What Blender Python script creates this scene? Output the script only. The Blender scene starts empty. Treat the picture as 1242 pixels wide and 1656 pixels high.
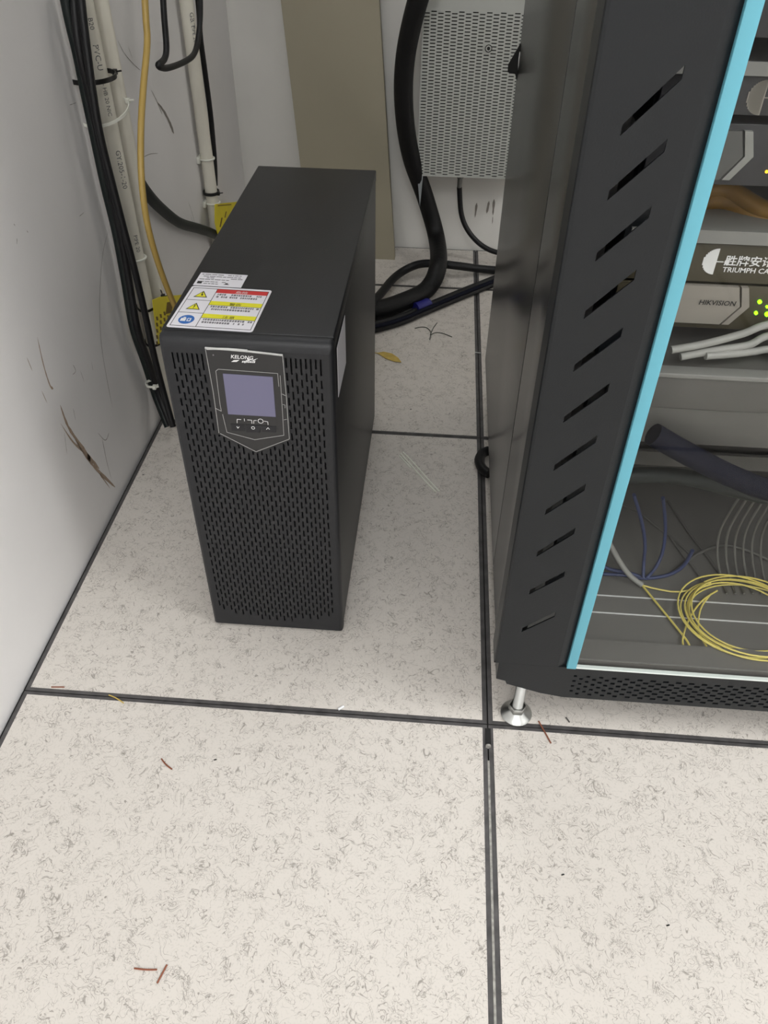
import bpy, bmesh, math, random
import numpy as np
from mathutils import Vector, Matrix
random.seed(7)
S = bpy.context.scene
COL = S.collection
W, H = 1242, 1656

# ---------------------------------------------------------------- camera
CAM = Vector((-0.0954, -0.55985, 0.83588))
YAW, PIT, ROLL, FPX = -0.0662762, 0.7245148, 0.0160729, 1266.57
cy, sy, cp, sp = math.cos(YAW), math.sin(YAW), math.cos(PIT), math.sin(PIT)
Fv = Vector((sy*cp, cy*cp, -sp)); X0 = Vector((cy, -sy, 0)); Y0 = X0.cross(Fv)
c_, s_ = math.cos(ROLL), math.sin(ROLL)
Xv = c_*X0 + s_*Y0; Yv = -s_*X0 + c_*Y0
cd = bpy.data.cameras.new('camera'); cam = bpy.data.objects.new('camera', cd); COL.objects.link(cam)
M = Matrix(((Xv.x, Yv.x, -Fv.x, CAM.x), (Xv.y, Yv.y, -Fv.y, CAM.y), (Xv.z, Yv.z, -Fv.z, CAM.z), (0, 0, 0, 1)))
cam.matrix_world = M
cd.sensor_fit = 'VERTICAL'; cd.sensor_height = 24; cd.lens = 24*FPX/H; cd.clip_start = 0.02
S.camera = cam

def at(u, v, axis, val):
    """point of the place seen at (u, v) of the photo, on the plane axis = val"""
    r = Xv*((u-W/2)/FPX) + Yv*(-(v-H/2)/FPX) + Fv
    t = (val - CAM[axis]) / r[axis]
    return CAM + r*t
def fl(u, v, z=0.0): return at(u, v, 2, z)

# ---------------------------------------------------------------- light
S.view_settings.view_transform = 'Standard'; S.view_settings.look = 'None'
S.view_settings.gamma = 1; S.view_settings.use_curve_mapping = False
S.view_settings.exposure = -0.1
w = bpy.data.worlds.new('room_air'); S.world = w; w.use_nodes = True
w.node_tree.nodes['Background'].inputs[0].default_value = (.9, .95, 1, 1)
w.node_tree.nodes['Background'].inputs[1].default_value = 0.05
def ceiling_or_fill_lamp(x, y, power, sx=.6, sy=1.2):
    l = bpy.data.lights.new('ceiling_or_fill_lamp', 'AREA'); l.shape = 'RECTANGLE'; l.size = sx; l.size_y = sy
    l.energy = power; l.color = (.985, 1, 1)
    o = bpy.data.objects.new('ceiling_or_fill_lamp', l); COL.objects.link(o); o.location = (x, y, 2.57)
ceiling_or_fill_lamp(2.0, -0.75, 61, .6, 1.2)
ceiling_or_fill_lamp(-0.1, -2.2, 34, .6, 1.2)
ceiling_or_fill_lamp(1.2, -2.4, 18, .6, 1.2)
ceiling_or_fill_lamp(-0.2, 0.95, 5.5, .3, .6)  # added fill lamp that brightens the back gap, no known source

# ---------------------------------------------------------------- materials
def lin(c): return tuple(((x/255)/12.92 if x/255 <= .04045 else ((x/255+.055)/1.055)**2.4) for x in c)
def mat(name, rgb, rough=.5, metal=0, var=.0, vscale=30, bump=0, bscale=200, spec=.5, coat=0, emit=0):
    m = bpy.data.materials.new(name); m.use_nodes = True
    nt = m.node_tree; b = nt.nodes['Principled BSDF']; c = lin(rgb)
    b.inputs['Base Color'].default_value = (*c, 1); b.inputs['Roughness'].default_value = rough
    b.inputs['Metallic'].default_value = metal; b.inputs['Specular IOR Level'].default_value = spec
    b.inputs['Coat Weight'].default_value = coat
    if emit:
        b.inputs['Emission Color'].default_value = (*c, 1); b.inputs['Emission Strength'].default_value = emit
    tc = nt.nodes.new('ShaderNodeTexCoord')
    if var:
        n = nt.nodes.new('ShaderNodeTexNoise'); n.inputs['Scale'].default_value = vscale; n.inputs['Detail'].default_value = 5
        nt.links.new(tc.outputs['Object'], n.inputs['Vector'])
        r = nt.nodes.new('ShaderNodeValToRGB'); r.color_ramp.elements[0].position = .3; r.color_ramp.elements[1].position = .7
        r.color_ramp.elements[0].color = (*[x*(1-var) for x in c], 1); r.color_ramp.elements[1].color = (*[min(1, x*(1+var)) for x in c], 1)
        nt.links.new(n.outputs['Fac'], r.inputs['Fac']); nt.links.new(r.outputs['Color'], b.inputs['Base Color'])
    if bump:
        n = nt.nodes.new('ShaderNodeTexNoise'); n.inputs['Scale'].default_value = bscale; n.inputs['Detail'].default_value = 2
        nt.links.new(tc.outputs['Object'], n.inputs['Vector'])
        bp = nt.nodes.new('ShaderNodeBump'); bp.inputs['Strength'].default_value = bump; bp.inputs['Distance'].default_value = .002
        nt.links.new(n.outputs['Fac'], bp.inputs['Height']); nt.links.new(bp.outputs['Normal'], b.inputs['Normal'])
    return m

def tile_material():
    m = bpy.data.materials.new('floor_tile_laminate'); m.use_nodes = True
    nt = m.node_tree; N = nt.nodes; L = nt.links; b = N['Principled BSDF']
    b.inputs['Roughness'].default_value = .38; b.inputs['Specular IOR Level'].default_value = .35
    tc = N.new('ShaderNodeTexCoord')
    def noise(scale, detail=1, dist=0, off=0):
        mp = N.new('ShaderNodeMapping'); mp.inputs['Location'].default_value = (off, off*.7, 0); L.new(tc.outputs['Object'], mp.inputs['Vector'])
        n = N.new('ShaderNodeTexNoise'); n.noise_dimensions = '2D'; n.inputs['Scale'].default_value = scale; n.inputs['Detail'].default_value = detail
        n.inputs['Distortion'].default_value = dist; L.new(mp.outputs['Vector'], n.inputs['Vector']); return n.outputs['Fac']
    def math_(op, a, bb=None, clamp=False):
        x = N.new('ShaderNodeMath'); x.operation = op; x.use_clamp = clamp
        for i, q in enumerate((a, bb)):
            if q is None: continue
            if isinstance(q, (int, float)): x.inputs[i].default_value = q
            else: L.new(q, x.inputs[i])
        return x.outputs[0]
    def squiggle(scale, wid, mscale, mth, off):
        a = math_('ABSOLUTE', math_('SUBTRACT', noise(scale, 2.5, 1.2, off), .5))
        line = math_('SUBTRACT', 1, math_('DIVIDE', a, wid), True)
        mk = math_('MULTIPLY', math_('SUBTRACT', noise(mscale, 1, 0, off+5), mth), 14, True)
        return math_('MULTIPLY', line, mk)
    s1 = squiggle(62, .0165, 42, .49, 0); s2 = squiggle(95, .022, 60, .50, 11); s3 = squiggle(48, .013, 45, .50, 23); s4 = squiggle(75, .017, 50, .5, 37)
    s = math_('MAXIMUM', math_('MAXIMUM', s1, s2), math_('MAXIMUM', s3, s4))
    lowv = noise(4, 3, 0, 40)
    mx = N.new('ShaderNodeMix'); mx.data_type = 'RGBA'
    mx.inputs[6].default_value = (*lin((208, 202, 195)), 1); mx.inputs[7].default_value = (*lin((203, 197, 190)), 1); L.new(lowv, mx.inputs[0])
    m2 = N.new('ShaderNodeMix'); m2.data_type = 'RGBA'; m2.inputs[7].default_value = (*lin((132, 126, 119)), 1)
    L.new(mx.outputs[2], m2.inputs[6]); L.new(math_('MULTIPLY', s, .9), m2.inputs[0])
    # fine grain
    g = noise(420, 2, 0, 3)
    m3 = N.new('ShaderNodeMix'); m3.data_type = 'RGBA'; m3.inputs[7].default_value = (*lin((174, 171, 165)), 1)
    L.new(m2.outputs[2], m3.inputs[6]); L.new(math_('MULTIPLY', math_('SUBTRACT', g, .58), 2.2, True), m3.inputs[0])
    L.new(m3.outputs[2], b.inputs['Base Color'])
    return m
def glass_material():
    m = bpy.data.materials.new('door_glass_pane'); m.use_nodes = True; nt = m.node_tree; N = nt.nodes; L = nt.links
    for n in list(N): N.remove(n)
    o = N.new('ShaderNodeOutputMaterial'); t = N.new('ShaderNodeBsdfTransparent'); t.inputs[0].default_value = (.93, .935, .93, 1)
    g = N.new('ShaderNodeBsdfGlossy'); g.inputs['Roughness'].default_value = .02; g.inputs[0].default_value = (1, 1, 1, 1)
    f = N.new('ShaderNodeFresnel'); f.inputs[0].default_value = 1.26
    gm = N.new('ShaderNodeNewGeometry'); sb_ = N.new('ShaderNodeMath'); sb_.operation = 'SUBTRACT'; sb_.inputs[0].default_value = 1; L.new(gm.outputs['Backfacing'], sb_.inputs[1])
    mu = N.new('ShaderNodeMath'); mu.operation = 'MULTIPLY'; L.new(f.outputs[0], mu.inputs[0]); L.new(sb_.outputs[0], mu.inputs[1])
    x = N.new('ShaderNodeMixShader'); L.new(mu.outputs[0], x.inputs[0]); L.new(t.outputs[0], x.inputs[1]); L.new(g.outputs[0], x.inputs[2]); L.new(x.outputs[0], o.inputs[0])
    return m
def film_material():
    m = bpy.data.materials.new('clear_film'); m.use_nodes = True; nt = m.node_tree; N = nt.nodes; L = nt.links
    for n in list(N): N.remove(n)
    o = N.new('ShaderNodeOutputMaterial'); t = N.new('ShaderNodeBsdfTransparent')
    d = N.new('ShaderNodeBsdfDiffuse'); d.inputs[0].default_value = (.8, .8, .78, 1)
    x = N.new('ShaderNodeMixShader'); x.inputs[0].default_value = .5; L.new(t.outputs[0], x.inputs[1]); L.new(d.outputs[0], x.inputs[2]); L.new(x.outputs[0], o.inputs[0])
    return m
M_ = dict(
    tile=tile_material(), glass=glass_material(), film=film_material(),
    edge=mat('tile_edge_trim', (74, 72, 72), .45, var=.35, vscale=60), gap=mat('joint_gap', (20, 19, 19), .8),
    seam=mat('joint_highlight_and_screw', (150, 148, 142), .7, var=.4, vscale=150),
    wall=mat('painted_plaster', (230, 228, 227), .6, var=.03, vscale=5, bump=.12, bscale=60),
    wallb=mat('painted_plaster_back', (222, 220, 215), .65, var=.04, vscale=7, bump=.1, bscale=60),
    ceil=mat('ceiling_paint', (225, 225, 222), .8),
    scuff=mat('scuffed_plaster', (164, 144, 126), .8, var=.15, vscale=200), scuffd=mat('dark_scuff', (132, 126, 120), .8),
    board=mat('beige_board', (156, 149, 130), .6, var=.03, vscale=4),
    black=mat('black_powder_coat', (21, 22, 25), .42, bump=.12, bscale=900, spec=.45), blackp=mat('black_bezel_plastic', (32, 33, 36), .45, bump=.08, bscale=900, spec=.4),
    inner=mat('black_inner', (14, 14, 14), .8), rackb=mat('rack_powder_coat', (22, 25, 28), .38, bump=.08, bscale=700, spec=.35),
    rackside=mat('rack_side_coat', (40, 42, 42), .24, spec=.6),
    dgloss=mat('display_panel_gloss', (40, 40, 41), .3), screen=mat('lcd_screen', (108, 106, 132), .25),
    white=mat('white_print', (225, 225, 225), .6), label=mat('sticker_paper', (226, 224, 230), .5), labelg=mat('sticker_grey_print', (110, 108, 112), .6),
    red=mat('red_print', (200, 45, 45), .5), yel=mat('yellow_print', (226, 220, 40), .5), blu=mat('blue_print', (40, 100, 175), .5), blk=mat('black_print', (25, 25, 25), .6),
    pvc=mat('pvc_pipe', (222, 218, 205), .4, var=.04, vscale=15), pvcp=mat('pipe_print', (90, 92, 92), .7),
    cable=mat('black_cable_sheath', (18, 18, 20), .5, spec=.35), cableg=mat('dark_green_cable_sheath', (20, 28, 27), .5, spec=.35),
    conduit=mat('black_conduit', (10, 10, 12), .55, spec=.3, bump=.3, bscale=120),
    ycab=mat('mustard_cable_sheath', (176, 148, 80), .45), tag=mat('yellow_tag', (232, 214, 30), .5, var=.05, vscale=30), tagp=mat('tag_print', (120, 95, 20), .6),
    tieb=mat('black_tie', (22, 22, 22), .4), tiew=mat('white_tie', (225, 225, 215), .4),
    meter=mat('grey_box_paint', (178, 180, 175), .5), meterd=mat('box_inside', (50, 51, 50), .8), bplate=mat('box_backplate', (150, 155, 158), .5),
    steel=mat('zinc_steel', (190, 192, 190), .28, 1), dsteel=mat('dull_steel', (120, 120, 118), .4, .9),
    blue=mat('light_blue_trim', (98, 168, 186), .5), rackin=mat('rack_interior_grey', (112, 110, 106), .6, var=.06, vscale=12),
    dev=mat('device_black', (46, 46, 49), .45), devo=mat('device_black_olive_reflection', (66, 60, 42), .5, var=.1, vscale=10), plate=mat('silver_grey_plate', (140, 134, 126), .5),  # devo: the olive is a reflection put into the base colour
    plated=mat('dark_grey_plate', (82, 82, 80), .5), plateb=mat('chevron_band', (136, 136, 132), .5), shelf=mat('shelf_grey', (128, 127, 124), .45), server=mat('server_grey', (88, 86, 83), .5, var=.05, vscale=20),
    led=mat('green_led', (140, 255, 20), .5, emit=3), ledy=mat('amber_led', (255, 190, 40), .5, emit=2),
    amber=mat('amber_patch_cord', (150, 110, 40), .5), fiber=mat('yellow_fiber_jacket', (234, 217, 118), .45), patch=mat('pale_patch_cord', (150, 149, 145), .5), patchd=mat('darker_patch_cord', (104, 103, 99), .6),  # patchd: darker version of the pale cord grey, for lower contrast
    patchb=mat('blue_patch_cord', (56, 66, 104), .5), navy=mat('navy_braid', (14, 16, 30), .8, spec=.15), bluetape=mat('blue_tape', (26, 26, 110), .4),
    copper=mat('copper_bit', (140, 84, 62), .5, .3), leaf=mat('dry_leaf', (186, 160, 84), .6, var=.15, vscale=80), wire=mat('thin_dark_wire', (70, 74, 66), .5),
    tieclear=mat('clear_nylon', (235, 238, 225), .3), foam=mat('pale_dust_foam', (210, 205, 185), .7),
)

# ---------------------------------------------------------------- mesh helpers
class MB:
    def __init__(s): s.v = []; s.f = []; s.sm = []; s.mi = []
    def add(s, vs, fs, smooth=False, mi=0):
        o = len(s.v); s.v += [tuple(v) for v in vs]
        for f in fs: s.f.append([o+i for i in f]); s.sm.append(smooth); s.mi.append(mi)
        return s
    def box(s, x0, x1, y0, y1, z0, z1, bev=0, mi=0):
        if bev:
            bm = bmesh.new()
            vs = [bm.verts.new((x, y, z)) for x in (x0, x1) for y in (y0, y1) for z in (z0, z1)]
            for f in ((0, 1, 3, 2), (4, 6, 7, 5), (0, 4, 5, 1), (2, 3, 7, 6), (0, 2, 6, 4), (1, 5, 7, 3)): bm.faces.new([vs[i] for i in f])
            bmesh.ops.recalc_face_normals(bm, faces=bm.faces)
            bmesh.ops.bevel(bm, geom=list(bm.edges), offset=bev, segments=3, profile=.5, affect='EDGES')
            bm.verts.index_update()
            s.add([v.co for v in bm.verts], [[v.index for v in f.verts] for f in bm.faces], True, mi); bm.free(); return s
        return s.add([(x, y, z) for x in (x0, x1) for y in (y0, y1) for z in (z0, z1)],
                     [(0, 1, 3, 2), (4, 6, 7, 5), (0, 4, 5, 1), (2, 3, 7, 6), (0, 2, 6, 4), (1, 5, 7, 3)], False, mi)
    def slab(s, pts, n, mi=0):
        """polygon pts (world), extruded by vector n"""
        k = len(pts); n = Vector(n); a = [Vector(p) for p in pts]; b = [p+n for p in a]
        return s.add(a+b, [list(range(k))[::-1], list(range(k, 2*k))] + [(i, (i+1) % k, k+(i+1) % k, k+i) for i in range(k)], False, mi)
    def tube(s, pts, r, seg=10, res=8, closed=False, mi=0, caps=True):
        P = spline(pts, res, closed); n = len(P)
        rr = r if isinstance(r, (list, tuple)) else None
        vs = []; up = None
        for i, p in enumerate(P):
            a = P[(i-1) % n] if closed or i > 0 else P[0]; b = P[(i+1) % n] if closed or i < n-1 else P[-1]
            t = (b-a).normalized()
            if up is None: up = t.orthogonal().normalized()
            up = (up - t*up.dot(t)).normalized(); sd = t.cross(up)
            q = (rr[0] + (rr[1]-rr[0])*i/(n-1)) if rr else r
            for k in range(seg):
                an = 2*math.pi*k/seg; vs.append(p + (up*math.cos(an) + sd*math.sin(an))*q)
        fs = []
        for i in range(n if closed else n-1):
            j = (i+1) % n
            for k in range(seg): fs.append((i*seg+k, i*seg+(k+1) % seg, j*seg+(k+1) % seg, j*seg+k))
        s.add(vs, fs, True, mi)
        if caps and not closed:
            s.add(vs[:seg], [list(range(seg))[::-1]], False, mi); s.add(vs[-seg:], [list(range(seg))], False, mi)
        return s
    def lathe(s, c, prof, seg=24, mi=0, smooth=True):
        c = Vector(c); vs = []; n = len(prof)
        for r, z in prof:
            for k in range(seg):
                a = 2*math.pi*k/seg; vs.append(c + Vector((r*math.cos(a), r*math.sin(a), z)))
        fs = [(i*seg+k, i*seg+(k+1) % seg, (i+1)*seg+(k+1) % seg, (i+1)*seg+k) for i in range(n-1) for k in range(seg)]
        fs += [list(range(seg))[::-1], list(range((n-1)*seg, n*seg))]
        return s.add(vs, fs, smooth, mi)
    def cyl(s, a, b, r, seg=16, mi=0): return s.tube([a, b], r, seg, 1, False, mi)
    def build(s, name, m, parent=None, origin=None):
        me = bpy.data.meshes.new(name); me.from_pydata(s.v, [], s.f)
        for x in (m if isinstance(m, (list, tuple)) else [m]): me.materials.append(M_[x] if isinstance(x, str) else x)
        me.polygons.foreach_set('use_smooth', s.sm); me.polygons.foreach_set('material_index', s.mi)
        bm = bmesh.new(); bm.from_mesh(me); bmesh.ops.recalc_face_normals(bm, faces=bm.faces); bm.to_mesh(me); bm.free()
        try: me.set_sharp_from_angle(angle=math.radians(50))
        except Exception: pass
        o = bpy.data.objects.new(name, me); COL.objects.link(o)
        if parent is not None:
            wl = wloc(parent); me.transform(Matrix.Translation(-wl)); o.parent = parent
        else:
            if origin is None:
                a = np.array(s.v); origin = ((a[:, 0].min()+a[:, 0].max())/2, (a[:, 1].min()+a[:, 1].max())/2, a[:, 2].min())
            origin = Vector(origin); me.transform(Matrix.Translation(-origin)); o.location = origin
        return o
def wloc(o):
    l = Vector((0, 0, 0))
    while o is not None: l += o.location; o = o.parent
    return l
def spline(pts, res, closed=False):
    P = [Vector(p) for p in pts]; n = len(P)
    if n == 2 and not closed:
        return [P[0].lerp(P[1], i/max(1, res)) for i in range(max(1, res)+1)]
    out = []
    for i in range(n if closed else n-1):
        g = lambda k: P[k % n] if closed else P[max(0, min(n-1, k))]
        p0, p1, p2, p3 = g(i-1), g(i), g(i+1), g(i+2)
        for j in range(res):
            t = j/res
            out.append(.5*((2*p1) + (p2-p0)*t + (2*p0-5*p1+4*p2-p3)*t*t + (3*p1-p0-3*p2+p3)*t**3))
    if not closed: out.append(P[-1])
    return out
def empty(name, loc):
    o = bpy.data.objects.new(name, None); o.location = loc; o.empty_display_size = .05; COL.objects.link(o); return o
def tag(o, label, cat, group=None):
    o['label'] = label; o['category'] = cat
    if group: o['group'] = group
    return o
def struct(o): o['kind'] = 'structure'; return o
def plane_slots(mb, org, ux, uy, n, w, h, slots, depth, mi=0):
    """plate w x h at org (axes ux, uy, facing n) with real holes: slots = list of columns (x0, x1, [(y0, y1), ...])"""
    org, ux, uy, n = map(Vector, (org, ux, uy, n)); P = lambda x, y, d=0: org + ux*x + uy*y - n*d
    def q(x0, x1, y0, y1):
        if x1-x0 > 1e-6 and y1-y0 > 1e-6: mb.add([P(x0, y0), P(x1, y0), P(x1, y1), P(x0, y1)], [(0, 1, 2, 3)], False, mi)
    x = 0
    for x0, x1, ys in slots:
        q(x, x0, 0, h); y = 0
        for y0, y1 in ys:
            q(x0, x1, y, y0); y = y1
            c = [(x0, y0), (x1, y0), (x1, y1), (x0, y1)]
            mb.add([P(*k) for k in c] + [P(*k, depth) for k in c], [(i, (i+1) % 4, 4+(i+1) % 4, 4+i) for i in range(4)], False, mi)
        q(x0, x1, y, h); x = x1
    q(x, w, 0, h)
def text(mb, s, size, org, right, up, shear=0, mi=0, align='LEFT', sx=1, thick=0.0003, bold=0, wrap=None):
    cu = bpy.data.curves.new('t', 'FONT'); cu.body = s; cu.size = size; cu.align_x = align; cu.offset = bold; cu.shear = shear
    cu.resolution_u = 2
    o = bpy.data.objects.new('t', cu); COL.objects.link(o); dg = bpy.context.evaluated_depsgraph_get(); dg.update()
    me = bpy.data.meshes.new_from_object(o.evaluated_get(dg)); right = Vector(right).normalized(); up = Vector(up).normalized(); n = right.cross(up)
    org = Vector(org); vs = []
    for v in me.vertices:
        x, y = v.co.x*sx, v.co.y
        if wrap:
            r = wrap; a = (y-size*.35)/r
            vs.append(org + right*x + up*(r*math.sin(a)) + n*(r*math.cos(a)-r))
        else: vs.append(org + right*x + up*y + n*thick)
    mb.add(vs, [list(p.vertices) for p in me.polygons], False, mi)
    bpy.data.objects.remove(o); bpy.data.curves.remove(cu); bpy.data.meshes.remove(me)
def quad_on(mb, pts, n, t, mi=0): mb.slab(pts, Vector(n)*t, mi)

# ---------------------------------------------------------------- room
XW, YB, XR, YF, ZC = -0.592, 1.43, 2.4, -3.0, 2.6
e = .0065
fb = MB()
xs = [XW+.004, 0, .6, 1.2, 1.8, XR]; ys = [YF, -2.4, -1.8, -1.2, -.6, 0, .6, 1.2, YB-.002]
fb.box(XW-.1, XR, YF, YB+.1, -.05, -.006, mi=2)
for i in range(len(xs)-1):
    for j in range(len(ys)-1):
        x0, x1, y0, y1 = xs[i], xs[i+1], ys[j], ys[j+1]
        g = .0008
        fb.box(x0+g, x1-g, y0+g, y1-g, -.006, -.0006, mi=1)
        fb.box(x0+e, x1-e, y0+e*.85, y1-e*.85, -.0006, 0, mi=0)
    
floor = struct(fb.build('floor', ['tile', 'edge', 'gap'], origin=(0, 0, 0)))
sb = MB()
sb.box(-.0012, .0012, -1.2, -.05, -.0007, -.0002, mi=0)  # highlight in the middle of the joint, painted as a pale strip
sb.tube([(0, -.03, .0005), (0, -.033, .0005)], .0032, 8, 1)
seam = struct(sb.build('trim_1', 'seam', floor))
hb = MB().box(-.0035, .0035, -.03, -.006, -.0005, -.0001); struct(hb.build('trim_2', 'gap', floor))
wl_ = struct(MB().box(XW-.1, XW, YF, YB+.1, -.03, ZC).build('wall_left', 'wall'))
wb_ = struct(MB().box(XW-.001, XR+.1, YB, YB+.1, -.03, ZC).build('wall_back', 'wallb'))
struct(MB().box(XR, XR+.1, YF, YB+.1, -.03, ZC).build('wall_right', 'wall'))
struct(MB().box(XW-.1, XR+.1, YF-.1, YF, -.03, ZC).build('wall_front', 'wall'))
struct(MB().box(XW-.1, XR+.1, YF-.1, YB+.1, ZC, ZC+.08).build('ceiling', 'ceil'))

# scuffs and scratches on the left wall: thin marks in the plaster
def marks(mb, strokes, axis, val, n, mi=0):
    for pts, w0, w1 in strokes:
        P = spline([at(u, v, axis, val) for u, v in pts], 5)
        L_ = len(P); A = []; B = []
        n_ = Vector(n)
        for i, p in enumerate(P):
            t = (P[min(L_-1, i+1)]-P[max(0, i-1)]).normalized(); sd = t.cross(n_).normalized()
            k = i/(L_-1); ww = (w0+(w1-w0)*k)*min(1, 6*k+.15, 6*(1-k)+.15)*random.uniform(.7, 1.2)/2
            A.append(p+sd*ww+n_*.0003); B.append(p-sd*ww+n_*.0003)
        mb.add(A+B, [(i, i+1, L_+i+1, L_+i) for i in range(L_-1)], False, mi)
sc = MB()
marks(sc, [([(60, 545), (70, 590), (80, 622), (86, 629)], .0018, .004), ([(97, 655), (110, 690), (130, 720), (150, 750)], .003, .009),
           ([(98, 685), (118, 715), (140, 735), (160, 758)], .0015, .007), ([(118, 705), (140, 740), (157, 760), (186, 788)], .003, .006),
           ([(67, 632), (76, 652)], .001, .001), ([(43, 578), (52, 600)], .001, .001), ([(160, 765), (178, 790)], .004, .001)], 0, XW, (1, 0, 0), 0)
marks(sc, [([(176, 370), (166, 410), (161, 480), (163, 550), (172, 610), (182, 660)], .0008, .0012), ([(165, 710), (172, 745), (180, 775)], .0014, .0005),
           ([(118, 590), (122, 600), (117, 606)], .0012, .0008), ([(130, 600), (136, 618)], .0008, .0006), ([(148, 585), (150, 600)], .0006, .0006), ([(118, 660), (122, 680)], .0007, .0006),
           ([(27, 385), (27, 395)], .001, .001), ([(43, 373), (45, 376)], .001, .001), ([(22, 362), (24, 365)], .001, .001), ([(112, 170), (123, 166)], .0008, .0005), ([(128, 350), (136, 343)], .0007, .0005),
           ([(158, 700), (170, 712), (176, 700)], .001, .001), ([(104, 700), (108, 735)], .0008, .0008),
           ([(190, 65), (200, 85), (215, 103), (227, 114)], .001, .0014), ([(207, 75), (214, 95)], .0008, .0006), ([(244, 145), (254, 165), (262, 185)], .001, .002), ([(254, 165), (266, 182), (274, 198), (281, 216)], .003, .012),
           ([(232, 254), (243, 249), (256, 248)], .001, .0008), ([(304, 325), (312, 350), (318, 378)], .001, .0008), ([(308, 348), (315, 370)], .0006, .0006)], 0, XW, (1, 0, 0), 1)
o = struct(sc.build('scuff_marks', ['scuff', 'scuffd'], wl_))
sc = MB()
marks(sc, [([(771, 328), (768, 352)], .006, .003), ([(791, 325), (787, 345)], .005, .006), ([(799, 322), (797, 348)], .006, .004), ([(797, 350), (796, 362)], .002, .002)], 1, YB, (0, -1, 0), 0)
struct(sc.build('scuff_marks', 'scuffd', wb_))

# ---------------------------------------------------------------- leaning board
bz = 1.15
bb = MB(); k0, k1 = -.075, -.084
y0 = 1.345
pts = [(-.418, y0, 0), (-.205, y0, 0), (-.205+k1*bz, y0, bz), (-.418+k0*bz, y0, bz)]
bb.slab(pts, (0, .028, 0))
for i, v in enumerate(bb.v):   # leans back a little too
    bb.v[i] = (v[0], v[1]+.05*v[2]/bz, v[2])
tag(bb.build('leaning_board', 'board'), 'plain beige board leaning in the back corner behind the black tower unit', 'board')

# ---------------------------------------------------------------- UPS tower
UX0, UX1, UY0, UY1, UZ = -.3725, -.1945, .126, .645, .445
ups = empty('ups_tower', ((UX0+UX1)/2, (UY0+UY1)/2, 0))
tag(ups, 'black floor standing UPS tower with a slotted front and small screen beside the wall', 'ups unit')
b = MB(); yb0 = UY0+.014
b.box(UX0+.0012, UX1-.0012, yb0, UY1, .004, UZ-.0015, bev=.002)
b.build('body', 'black', ups)
b = MB(); b.box(UX0, UX1-.0005, yb0+.0015, UY1-.001, UZ-.016, UZ, bev=.0018); b.build('top_cover', 'black', ups)
# bezel: rounded rim, slotted face
b = MB()
fm = .0045
x0f, x1f, z0f, z1f = UX0+fm, UX1-fm, fm+.002, UZ-.012
# rim: rings from the face outline out and back to the body
def ring(x0, x1, z0, z1, y, r, n=5):
    out = []
    for cx, cz, a0 in ((x1-r, z1-r, 0), (x0+r, z1-r, 90), (x0+r, z0+r, 180), (x1-r, z0+r, 270)):
        for k in range(n+1):
            a = math.radians(a0+90*k/n); out.append((cx+r*math.cos(a), y, cz+r*math.sin(a)))
    return out
rings = [ring(x0f, x1f, z0f, z1f, UY0, .0006), ring(x0f-.002, x1f+.002, z0f-.001, z1f+.005, UY0+.0009, .002), ring(UX0+.0008, UX1-.0008, .0028, UZ-.003, UY0+.003, .004),
         ring(UX0, UX1, .002, UZ, UY0+.007, .005), ring(UX0, UX1, .002, UZ, UY0+.0125, .005), ring(UX0+.003, UX1-.003, .005, UZ-.003, UY0+.0135, .004)]
nn = len(rings[0])
b.add([p for r in rings for p in r], [(i*nn+k, i*nn+(k+1) % nn, (i+1)*nn+(k+1) % nn, (i+1)*nn+k) for i in range(len(rings)-1) for k in range(nn)], True)
fw, fh = x1f-x0f, z1f-z0f
ncol = 31; cx0 = .0085; pit = (fw-2*cx0)/(ncol-1); sw = .0019
slots = []
# the display outline on the face plane
disp_px = [(331, 562), (457, 574), (468, 711), (414, 731), (354, 701)]
disp = [at(u, v, 1, UY0) for u, v in disp_px]
def in_disp(x, z, m=.001):
    n = len(disp); ok = True
    for i in range(n):
        a, c = disp[i], disp[(i+1) % n]
        ex, ez = c.x-a.x, c.z-a.z; L_ = math.hypot(ex, ez)
        if (ex*(z-a.z) - ez*(x-a.x))/L_ > m: ok = False
    return ok
for i in range(ncol):
    x = cx0 + i*pit; ysl = []
    rp = .0152; sl = .0098
    vb = .008 + .0165*abs(i-(ncol-1)/2)/((ncol-1)/2)   # the pattern ends in a shallow point at the bottom
    z = .006 + (rp/2 if i % 2 else 0)
    top = fh-.006
    while z+sl < top+.006:
        if z >= vb:
            z1 = min(z+sl, top)
            if z1 + (rp-sl) + .004 > top - .002 and z1 < top: z1 = top     # long slots in the top row
            X_, Z_ = x0f+x, z0f+(z+z1)/2
            if z1-z > .004 and not (in_disp(X_, z0f+z) and in_disp(X_, z0f+z1)): 
                zz0, zz1 = z, z1
                if in_disp(X_, z0f+z1): 
                    while in_disp(X_, z0f+zz1) and zz1 > zz0: zz1 -= .001
                if in_disp(X_, z0f+z):
                    while in_disp(X_, z0f+zz0) and zz1 > zz0: zz0 += .001
                if zz1-zz0 > .002: ysl.append((zz0, zz1))
            if z1 == top: break
        z += rp
    slots.append((x-sw/2, x+sw/2, ysl))
plane_slots(b, (x0f, UY0, z0f), (1, 0, 0), (0, 0, 1), (0, -1, 0), fw, fh, slots, .003)
bez = b.build('front_bezel', 'blackp', ups)
MB().box(x0f, x1f, UY0+.006, UY0+.007, z0f, z1f).build('bezel_backing', 'inner', ups)
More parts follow.
